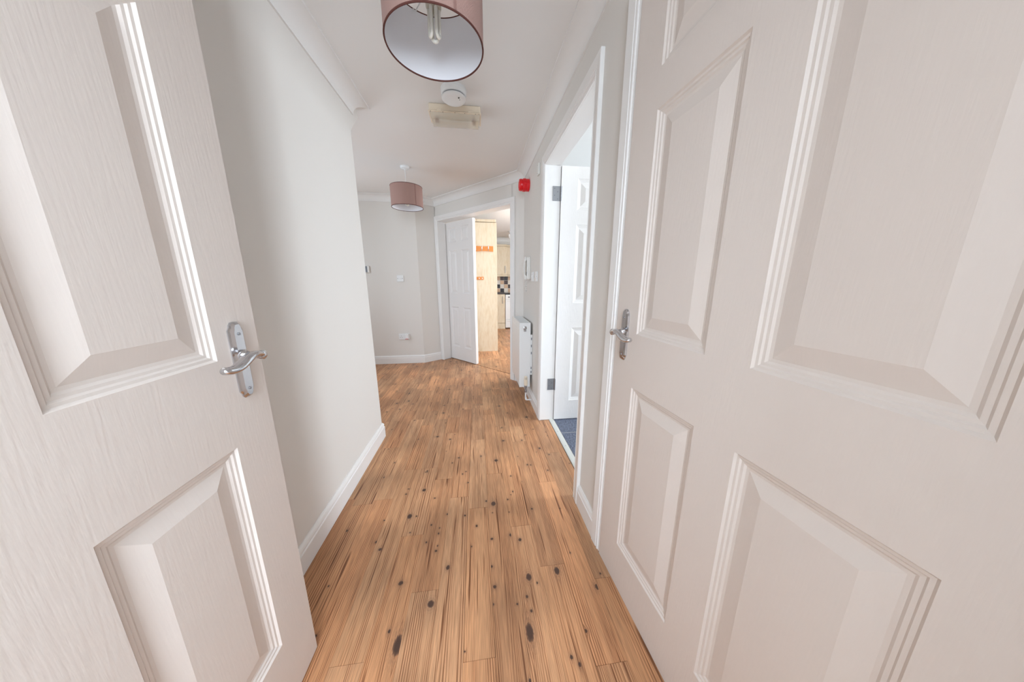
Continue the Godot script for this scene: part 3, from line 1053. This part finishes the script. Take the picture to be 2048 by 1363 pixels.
func wall_things():
	var zb := Basis(Vector3.RIGHT, Vector3(0, 0, 1), Vector3.DOWN)       # lathe axis out of the wall
	# red alarm sounder
	var o := on_right_wall("alarm_sounder", "bright red round fire alarm sounder high beside the kitchen doorway", "alarm sounder", 2.062, -2.83)
	var b := MB.new()
	b.lathe(pts2([0.050, 0, 0.0535, 0.004, 0.0535, 0.028, 0.050, 0.031]), Vector3.ZERO, zb, 40)
	part("base", b, M.red, o)
	b = MB.new()
	b.lathe(pts2([0.050, 0.029, 0.0525, 0.033, 0.0525, 0.060, 0.049, 0.063, 0.049, 0.068, 0.0515, 0.071, 0.0505, 0.090, 0.046, 0.096, 0.030, 0.098, 0.028, 0.094, 0.0, 0.094]), Vector3.ZERO, zb, 40)
	part("horn", b, M.red, o)
	for i in 6:
		b = MB.new()
		var q := TAU * i / 6.0
		b.box(Vector3(cos(q) * 0.0525, sin(q) * 0.0525, 0.048), Vector3(0.006, 0.014, 0.03), 0.002, Basis(Vector3(0, 0, 1), q))
		part("rib", b, M.red, o)

	o = on_right_wall("blank_plate", "small white blank plate high on the wall beside the bathroom frame", "wall plate", 2.04, -2.387)
	b = MB.new()
	b.box(Vector3(0, 0, 0.008), Vector3(0.058, 0.08, 0.016), 0.003)
	part("cover", b, M.plastic, o)
	for s in [-1.0, 1.0]:
		b = MB.new()
		b.lathe(pts2([0.003, 0.0155, 0.003, 0.0168, 0, 0.0168]), Vector3(0, s * 0.03, 0), zb, 10)
		part("screw", b, M.grey, o)

	# entry phone
	o = on_right_wall("entry_phone", "cream wall intercom handset beside the radiator and kitchen doorway", "intercom phone", 1.195, -2.74)
	b = MB.new()
	b.box(Vector3(0, 0.105, 0.017), Vector3(0.088, 0.21, 0.034), 0.006)
	part("base", b, M.plastic, o)
	b = MB.new()
	b.box(Vector3(0.014, 0.06, 0.035), Vector3(0.018, 0.018, 0.004), 0.002)
	part("door_button", b, M.grey, o)
	b = MB.new()
	var prof := PackedVector2Array()
	for i in 15:
		var q := i / 14.0
		prof.append(Vector2(0.052 + 0.012 * sin(q * PI), 0.212 * q))
	for i in 15:
		var q := 1.0 - i / 14.0
		prof.append(Vector2(0.036 + 0.016 * pow(clampf(sin(q * PI), 0, 1), 0.6) if q > 0.16 and q < 0.84 else 0.035, 0.212 * q))
	b.extrude(prof, Vector3(-0.040, 0, 0), Vector3(0, 0, 1), Vector3.UP, Vector3.RIGHT, 0.05)
	part("handset", b, M.plastic, o)
	b = MB.new()
	var coil := PackedVector3Array()
	for i in 241:
		var q := i / 240.0
		var a := q * TAU * 15.0
		var hang := Vector3(-0.012 + 0.010 * sin(q * PI * 1.6), 0.004 - 0.115 * sin(q * PI * 0.94) * 1.0 - 0.004 * q, 0.03 + 0.012 * q)
		if q > 0.5:
			hang.x += 0.022 * (q - 0.5) * 2.0
		coil.append(hang + Vector3(cos(a) * 0.006, 0, sin(a) * 0.006))
	b.tube(coil, PackedFloat32Array([0.0019]), 6)
	part("coiled_cord", b, M.plastic, o)

	# two switches
	var at := [-2.575, -2.415]
	for i in 2:
		o = on_right_wall("light_switch", ["white light switch beside the entry phone", "white light switch beside the bathroom door frame"][i], "light switch", 1.217, at[i], "light switches by the bathroom")
		b = MB.new()
		b.box(Vector3(0, 0, 0.005), Vector3(0.086, 0.086, 0.010), 0.003)
		part("plate", b, M.white, o)
		b = MB.new()
		b.box(Vector3(0, 0, 0.011), Vector3(0.020, 0.028, 0.008), 0.002, Basis(Vector3.RIGHT, 0.12))
		part("rocker", b, M.white, o)
		for s in [-1.0, 1.0]:
			b = MB.new()
			b.lathe(pts2([0.003, 0.0098, 0.003, 0.0108, 0, 0.0108]), Vector3(s * 0.03, 0, 0), zb, 10)
			part("screw", b, M.grey, o)

	# far wall
	o = thing("thermostat", "small grey-fronted heating control at the far wall's left end", "thermostat", Vector3(-1.478, 1.338, ZB))
	b = MB.new()
	b.box(Vector3(0, 0, 0.013), Vector3(0.085, 0.092, 0.026), 0.006)
	part("case", b, M.plastic, o)
	b = MB.new()
	b.box(Vector3(-0.008, 0, 0.026), Vector3(0.058, 0.080, 0.003), 0.001)
	part("display", b, M.grey, o)

	o = thing("fused_switch", "white switched plate alone in the middle of the far wall", "wall switch", Vector3(-1.045, 1.217, ZB))
	b = MB.new()
	b.box(Vector3(0, 0, 0.006), Vector3(0.088, 0.088, 0.012), 0.003)
	part("plate", b, M.white, o)
	b = MB.new()
	b.box(Vector3(0.004, -0.002, 0.013), Vector3(0.022, 0.024, 0.008), 0.002, Basis(Vector3.RIGHT, 0.15))
	part("rocker", b, M.white, o)
	for s in [-1.0, 1.0]:
		b = MB.new()
		b.lathe(pts2([0.004, 0.0118, 0.004, 0.013, 0, 0.013]), Vector3(s * 0.031, 0, 0), zb, 12)
		part("screw", b, M.grey, o)

	o = thing("double_socket", "white double power socket low on the far wall", "power socket", Vector3(-1.055, 0.398, ZB))
	b = MB.new()
	b.box(Vector3(0, 0, 0.006), Vector3(0.146, 0.086, 0.012), 0.003)
	part("plate", b, M.white, o)
	for s in [-1.0, 1.0]:
		b = MB.new()
		b.box(Vector3(s * 0.038, 0.012, 0.0121), Vector3(0.004, 0.009, 0.001))
		for e in [-1.0, 1.0]:
			b.box(Vector3(s * 0.038 + e * 0.011, -0.010, 0.0121), Vector3(0.008, 0.004, 0.001))
		part("pin_hole", b, M.dark, o)
		b = MB.new()
		b.box(Vector3(s * 0.013, 0.026, 0.013), Vector3(0.011, 0.017, 0.005), 0.001)
		part("rocker", b, M.white, o)
	b = MB.new()
	b.box(Vector3(-0.066, -0.005, 0.0122), Vector3(0.004, 0.004, 0.002), 0.0008)
	part("screw", b, M.grey, o)

	o = thing("plug_adaptor", "white plug-in unit with red stripes in the double socket", "plug", Vector3(-1.012, 0.402, ZB + 0.0125))
	b = MB.new()
	b.box(Vector3(0, 0, 0.02), Vector3(0.045, 0.078, 0.038), 0.008)
	part("case", b, M.white, o)
	for i in 3:
		b = MB.new()
		b.box(Vector3(-0.014 + 0.014 * i, -0.029 - 0.004 * (1 if i != 1 else 0), 0.0385), Vector3(0.011, 0.007, 0.003), 0.001, Basis(Vector3(0, 0, 1), [-0.4, 0.0, 0.4][i]))
		part("stripe", b, M.red, o)
	b = MB.new()
	b.box(Vector3(0, 0.031, 0.0392), Vector3(0.012, 0.003, 0.0015), 0.0005)
	part("slot", b, M.dark, o)


func radiator():
	# local: x across the depth (0 = wall side), z along the wall; stands on brackets off the right wall
	var o := thing("radiator", "white panel radiator on the right wall with cream thermostatic valve", "radiator", Vector3(RX, 0, -2.55))
	var xf := -0.127
	var xb := -0.020
	var zf := -0.535
	var b := MB.new()
	b.span(Vector3(xf, 0.162, -0.004), Vector3(xf + 0.014, 0.790, zf), 0.004)
	# rolled top of the front plate
	b.box(Vector3(xf - 0.0006, 0.745, zf / 2), Vector3(0.003, 0.003, -zf - 0.01), 0.001)
	part("front_panel", b, M.white, o)
	b = MB.new()
	b.span(Vector3(xb - 0.014, 0.165, -0.004), Vector3(xb, 0.788, zf), 0.004)
	part("back_panel", b, M.white, o)
	b = MB.new()
	b.span(Vector3(xf + 0.001, 0.160, 0.0), Vector3(xb - 0.001, 0.796, -0.004), 0.0015)
	part("side_cover", b, M.white, o)
	b = MB.new()
	b.span(Vector3(xf + 0.001, 0.160, zf), Vector3(xb - 0.001, 0.796, zf + 0.004), 0.0015)
	part("side_cover", b, M.white, o)
	b = MB.new()
	b.span(Vector3(xf + 0.001, 0.790, -0.004), Vector3(xf + 0.016, 0.796, zf + 0.004), 0.001)
	b.span(Vector3(xb - 0.016, 0.790, -0.004), Vector3(xb - 0.001, 0.796, zf + 0.004), 0.001)
	for i in 30:
		var z := -0.012 - i * (-zf - 0.02) / 29.0
		b.box(Vector3((xf + xb) / 2, 0.792, z), Vector3(0.08, 0.003, 0.008))
	part("top_grille", b, M.white, o)
	b = MB.new()
	for i in 44:
		var z := -0.015 - i * (-zf - 0.03) / 43.0
		b.box(Vector3((xf + xb) / 2, 0.47, z), Vector3(0.07, 0.58, 0.0012))
	var fins := part("fin", b, M.white, o)
	fins.set_meta("kind", "stuff")
	for z in [-0.02, zf + 0.08]:
		b = MB.new()
		b.span(Vector3(-0.0195, 0.28, z - 0.012), Vector3(-0.0005, 0.68, z + 0.012), 0.0015)
		var br := part("bracket", b, M.white, o)
		for y in [0.31, 0.35, 0.50, 0.57, 0.64]:
			b = MB.new()
			b.box(Vector3(-0.010, y, z + 0.0121), Vector3(0.008, 0.024, 0.001))
			part("slot", b, M.grey, br)
	# air vent and blanking cap on the end
	b = MB.new()
	b.lathe(pts2([0.019, 0.0, 0.019, 0.003, 0.0165, 0.004, 0.0165, 0.007, 0.010, 0.008, 0.008, 0.014, 0.0, 0.0145]), Vector3(-0.076, 0.747, 0), Basis(Vector3.RIGHT, Vector3(0, 0, 1), Vector3.DOWN), 24)
	b.box(Vector3(-0.076, 0.722, 0.005), Vector3(0.024, 0.02, 0.01), 0.004)
	part("air_vent", b, M.chrome, o)
	# valve
	var v := Node3D.new()
	v.name = "valve"
	o.add_child(v, true)
	v.position = Vector3(-0.068, 0, 0.03)
	b = MB.new()
	b.lathe(pts2([0.0, 0.186, 0.014, 0.186, 0.0165, 0.192, 0.0175, 0.205, 0.0175, 0.255, 0.0155, 0.272, 0.009, 0.281, 0.0, 0.283]), Vector3.ZERO, Basis(), 28)
	part("valve_head", b, M.cream, v)
	for i in 5:
		b = MB.new()
		b.box(Vector3(-0.012 + 0.006 * i, 0.262, sqrt(0.0178 * 0.0178 - pow(-0.012 + 0.006 * i, 2)) - 0.0006), Vector3(0.0022, 0.026, 0.003), 0.0005)
		part("slot", b, M.dark if i == 2 else M.tube_base, v)
	b = MB.new()
	b.lathe(pts2([0.0, 0.118, 0.011, 0.118, 0.012, 0.122, 0.012, 0.140, 0.009, 0.144, 0.009, 0.160, 0.0125, 0.164, 0.0125, 0.178, 0.015, 0.180, 0.015, 0.187, 0.0, 0.187]), Vector3.ZERO, Basis(), 20)
	b.tube(PackedVector3Array([Vector3(0, 0.151, 0), Vector3(0, 0.172, -0.05)]), PackedFloat32Array([0.009]), 14)
	part("valve_body", b, M.steel, v)
	b = MB.new()
	var p := PackedVector3Array([Vector3(0, 0.122, 0), Vector3(0, 0.052, 0)])
	for i in 6:
		var q := PI * 0.5 * (i + 1) / 6.0
		p.append(Vector3(0.014 - 0.014 * cos(q), 0.052 - 0.014 * sin(q), 0))
	p.append(Vector3(0.066, 0.038, 0))
	b.tube(p, PackedFloat32Array([0.0075]), 14)
	b.lathe(pts2([0.0, 0.0, 0.0105, 0.0, 0.0105, 0.02, 0.0, 0.02]), Vector3(0.004, 0.044, 0), Basis(), 16)
	part("pipe", b, M.white, v)


# ---------------------------------------------------------------- kitchen
func kitchen_tiles(w: Node):
	var pat := ["tan", "dark", "black", "tan", "light", "tan", "dark", "light", "black", "light", "tan", "dark", "tan", "black", "light", "tan"]
	var b := MB.new()
	b.span(Vector3(0.1, 0.885, -7.562), Vector3(1.2, 1.345, -7.553))
	part("grout_bed", b, M.grout, w)
	for r in 5:
		for c in 10:
			var x0 := 0.525 + 0.103 * (c - 4)
			var y1 := 1.312 - 0.1035 * (r - 0)
			if r == 4:
				continue
			b = MB.new()
			b.span(Vector3(x0 + 0.003, y1 - 0.1, -7.556), Vector3(x0 + 0.1, y1 - 0.003, -7.547), 0.002)
			part("wall_tile", b, M["tile_" + pat[posmod(r * 4 + posmod(c, 4), 16)]], w)


func handle_bar(parent: Node, c: Vector3, l: float):
	var b := MB.new()
	b.tube(PackedVector3Array([c + Vector3(0, l / 2, 0.025), c + Vector3(0, -l / 2, 0.025)]), PackedFloat32Array([0.006]), 10)
	for s in [-1.0, 1.0]:
		b.tube(PackedVector3Array([c + Vector3(0, s * l * 0.36, 0), c + Vector3(0, s * l * 0.36, 0.025)]), PackedFloat32Array([0.004]), 8, 1.0, 40 + int(s))
	part("handle", b, M.steel, parent)


func kitchen():
	# tall cupboard seen on its end
	var o := thing("tall_cupboard", "tall maple cupboard end panel just inside the kitchen doorway", "cupboard", Vector3(0.03, 0, -4.68))
	var b := MB.new()
	b.span(Vector3(-0.05, 0.0, -0.03), Vector3(0.300, 2.094, -0.56), 0.001)
	part("carcass", b, M.maple, o)
	b = MB.new()
	b.span(Vector3(-0.062, 0.0, -0.018), Vector3(0.310, 2.084, 0.0), 0.001)
	part("end_panel", b, M.maple, o)
	b = MB.new()
	b.span(Vector3(-0.064, 2.093, -0.56), Vector3(0.300, 2.132, 0.004), 0.002)
	part("top_strip", b, M.maple, o)
	b = MB.new()
	b.box(Vector3(-0.003, 2.115, 0.004), Vector3(0.010, 0.010, 0.002), 0.0008)
	part("screw_cap", b, M.grey, o)

	# coat rails hung on the end panel
	o = thing("coat_rack", "upper bowed orange coat rail with hooks on the tall cupboard", "coat rack", Vector3(0.03, 1.687, -4.6795), 0.0, "orange coat rails")
	b = MB.new()
	var prof := PackedVector2Array()
	for i in 13:
		var q := i / 12.0
		prof.append(Vector2(-0.055 + 0.305 * q, 0.034 + 0.008 * sin(q * PI) + 0.006 * cos(q * TAU)))
	for i in 13:
		var q := 1.0 - i / 12.0
		prof.append(Vector2(-0.055 + 0.305 * q, -0.042 + 0.008 * sin(q * PI)))
	b.extrude(prof, Vector3.ZERO, Vector3.RIGHT, Vector3.UP, Vector3(0, 0, 1), 0.018)
	part("rail", b, M.orange, o)
	for x in [-0.03, 0.07, 0.173]:
		b = MB.new()
		b.tube(PackedVector3Array([Vector3(x, -0.018, 0.018), Vector3(x, -0.03, 0.04), Vector3(x, -0.018, 0.058), Vector3(x, 0.012, 0.062), Vector3(x, 0.040, 0.058)]), PackedFloat32Array([0.004, 0.005, 0.005, 0.005, 0.006]), 10)
		b.box(Vector3(x, -0.008, 0.019), Vector3(0.012, 0.05, 0.003), 0.001)
		part("hook", b, M.chrome, o)
	o = thing("coat_rack", "lower small orange key rail with two knobs on the tall cupboard", "coat rack", Vector3(0.056, 1.228, -4.6795), 0.0, "orange coat rails")
	b = MB.new()
	b.box(Vector3(0, 0, 0.008), Vector3(0.13, 0.046, 0.016), 0.003)
	part("rail", b, M.orange, o)
	for x in [-0.008, 0.042]:
		b = MB.new()
		b.lathe(pts2([0.004, 0.015, 0.004, 0.024, 0.0085, 0.028, 0.0085, 0.034, 0, 0.037]), Vector3(x, 0, 0), Basis(Vector3.RIGHT, Vector3(0, 0, 1), Vector3.DOWN), 14)
		part("knob", b, M.white, o)

	# wall cupboards
	var spec := [[0.30, 0.783, -7.25, "maple wall cupboard with bar handle over the kitchen tiles"], [0.787, 1.27, -7.36, "recessed maple wall cupboard above the white cooker"]]
	for i in 2:
		var s: Array = spec[i]
		var w: float = s[1] - s[0]
		o = thing("wall_cupboard", s[3], "cupboard", Vector3(s[0], 1.345, s[2]), 0.0, "kitchen wall cupboards")
		b = MB.new()
		b.span(Vector3(0, 0, -0.019), Vector3(w, 0.70, -7.555 - s[2]), 0.001)
		part("carcass", b, M.maple, o)
		b = MB.new()
		b.span(Vector3(0.002, 0.002, -0.018), Vector3(w - 0.002, 0.694, 0.0), 0.002)
		var dr := part("cupboard_door", b, M.maple, o)
		handle_bar(dr, Vector3(w - 0.05, 0.13, 0), 0.18)
		b = MB.new()
		b.span(Vector3(-0.002, 0.70, -7.555 - s[2]), Vector3(w, 0.736, 0.012), 0.003)
		part("cornice_strip", b, M.maple, o)
		b = MB.new()
		b.span(Vector3(0, -0.04, -0.022), Vector3(w, -0.001, -0.004), 0.002)
		part("light_pelmet", b, M.maple, o)

	o = thing("base_cupboard", "maple base cupboard with bar handle beside the white cooker", "cupboard", Vector3(0.205, 0, -6.98))
	b = MB.new()
	b.span(Vector3(0, 0.145, -0.019), Vector3(0.496, 0.870, -0.57), 0.001)
	part("carcass", b, M.maple, o)
	b = MB.new()
	b.span(Vector3(0.002, 0.150, -0.018), Vector3(0.494, 0.868, 0.0), 0.002)
	var d := part("cupboard_door", b, M.maple, o)
	handle_bar(d, Vector3(0.435, 0.73, 0), 0.18)
	b = MB.new()
	b.span(Vector3(0, 0.0, -0.022), Vector3(0.496, 0.142, -0.008), 0.001)
	part("plinth", b, M.maple, o)
	o = thing("worktop", "dark speckled worktop over the maple base cupboard", "worktop", Vector3(0.205, 0.872, -6.96))
	b = MB.new()
	b.span(Vector3(-0.3, 0, 0), Vector3(0.496, 0.036, -0.583), 0.006)
	part("slab", b, M.worktop, o)

	o = thing("cooker", "white freestanding cooker with a black hob in the kitchen", "cooker", Vector3(0.709, 0, -6.975))
	b = MB.new()
	b.span(Vector3(0, 0.02, -0.02), Vector3(0.55, 0.862, -0.56), 0.004)
	part("body", b, M.white, o)
	b = MB.new()
	b.span(Vector3(-0.004, 0.864, 0.002), Vector3(0.554, 0.895, -0.56), 0.003)
	part("hob", b, M.black, o)
	for y in [[0.03, 0.232], [0.240, 0.735], [0.745, 0.858]]:
		b = MB.new()
		b.span(Vector3(0.003, y[0], -0.02), Vector3(0.547, y[1], 0.0), 0.004)
		var f := part("front_panel" if y[0] > 0.7 else "oven_door", b, M.white, o)
		b = MB.new()
		if y[0] > 0.7:
			for x in [0.09, 0.17, 0.25]:
				b = MB.new()
				b.lathe(pts2([0.02, 0, 0.018, 0.018, 0, 0.02]), Vector3(x, 0.80, 0), Basis(Vector3.RIGHT, Vector3(0, 0, 1), Vector3.DOWN), 14)
				part("knob", b, M.grey, f)
		else:
			b.span(Vector3(0.05, y[1] - 0.03, 0.003), Vector3(0.5, y[1] - 0.018, 0.02), 0.002)
			part("handle", b, M.white, f)

	o = thing("ceiling_spotlight", "small chrome spotlight on the kitchen ceiling", "spotlight", Vector3(0.77, CEIL, -6.55))
	b = MB.new()
	b.lathe(pts2([0.0, -0.018, 0.045, -0.016, 0.05, -0.008, 0.05, 0.0]), Vector3.ZERO, Basis(), 28)
	part("base", b, M.chrome, o)
	b = MB.new()
	b.tube(PackedVector3Array([Vector3(0, -0.015, 0), Vector3(0, -0.06, 0)]), PackedFloat32Array([0.006]), 8)
	part("stem", b, M.chrome, o)
	b = MB.new()
	b.lathe(pts2([0.0, -0.055, 0.036, -0.055, 0.034, -0.02, 0.024, 0.03, 0.0, 0.036]), Vector3(0, -0.09, 0), Basis(Vector3(0, 0, 1), 0.35), 24)
	part("head", b, M.white, o)


# ---------------------------------------------------------------- light and camera
func area(called: String, at: Vector3, towards: Vector3, size: Vector2, col: Color, e: float):
	var l := AreaLight3D.new()
	l.name = called
	l.area_size = size
	l.light_color = col
	l.light_energy = e
	l.area_range = 30.0
	l.area_attenuation = 2.0
	l.shadow_enabled = true
	add_child(l, true)
	l.look_at_from_position(at, at + towards, Vector3.UP if absf(towards.y) < 0.9 else Vector3(0, 0, 1))


func _ready():
	var cam := Camera3D.new()
	cam.name = "camera"
	add_child(cam)
	cam.position = Vector3(0, 1.1726, 0)
	cam.rotation = Vector3(-0.2096, -0.1246, 0)
	cam.fov = 101.56
	cam.near = 0.02
	cam.far = 60.0
	cam.current = true

	var env := Environment.new()
	env.background_mode = Environment.BG_SKY
	var sky := Sky.new()
	var sm := ProceduralSkyMaterial.new()
	sm.sky_top_color = Color(0.42, 0.58, 0.85)
	sm.sky_horizon_color = Color(0.80, 0.85, 0.92)
	sm.ground_bottom_color = Color(0.35, 0.34, 0.32)
	sm.ground_horizon_color = Color(0.60, 0.60, 0.58)
	sky.sky_material = sm
	env.sky = sky
	env.tonemap_mode = Environment.TONE_MAPPER_LINEAR
	env.tonemap_exposure = 1.12
	env.sdfgi_enabled = true
	env.ssao_enabled = true
	env.ssil_enabled = true
	var we := WorldEnvironment.new()
	we.name = "environment"
	we.environment = env
	add_child(we)

	# daylight of bathroom and kitchen; the side hall and lobby sources are added
	area("bathroom_window_daylight", Vector3(3.38, 1.475, -1.40), Vector3(-1, 0, 0), Vector2(0.5, 0.95), Color(0.90, 0.95, 1.0), 6.5)
	area("kitchen_window_daylight", Vector3(2.38, 1.525, -4.3), Vector3(-1, 0, 0), Vector2(1.9, 1.05), Color(0.92, 0.96, 1.0), 8.4)
	area("added_side_hall_daylight", Vector3(-2.28, 1.45, -2.7), Vector3(1, 0, 0), Vector2(0.9, 1.0), Color(0.87, 0.935, 1.0), 1.4)  # added source, brightens the kitchen wall and far end
	area("added_lobby_daylight", Vector3(-0.1, 1.475, 1.88), Vector3(0, 0, -1), Vector2(1.0, 1.15), Color(0.87, 0.935, 1.0), 6.9)  # added source, lights the hall from behind the camera
	area("added_lobby_fill", Vector3(-0.1, CEIL - 0.055, 0.75), Vector3(0, -1, 0), Vector2(0.9, 0.9), Color(0.90, 0.95, 1.0), 2.0)  # added fill from above for the near floor and doors

	KD = (KB - KA).normalized()
	KN = Vector3(-KD.z, 0, KD.x)
	materials()
	shell()
	doors()
	ceiling_things()
	wall_things()
	radiator()
	kitchen()
	added_lobby_lamp()


func added_lobby_lamp():  # added fitting, never in view, to carry the lobby fill light
	var o := thing("added_ceiling_lamp", "added unseen square fill lamp in the lobby behind the viewer", "ceiling lamp", Vector3(-0.1, CEIL, 0.75))
	var b := MB.new()
	b.span(Vector3(-0.48, 0, -0.48), Vector3(0.48, -0.035, 0.48), 0.004)
	part("lamp_body", b, M.white, o)
	var glow := paint(Color(0.97, 0.98, 1.0), 0.5)
	glow.emission_enabled = true
	glow.emission = Color(0.93, 0.96, 1.0)
	glow.emission_energy_multiplier = 0.8
	b = MB.new()
	b.span(Vector3(-0.45, -0.036, -0.45), Vector3(0.45, -0.05, 0.45), 0.003)
	part("lamp_diffuser", b, glow, o)
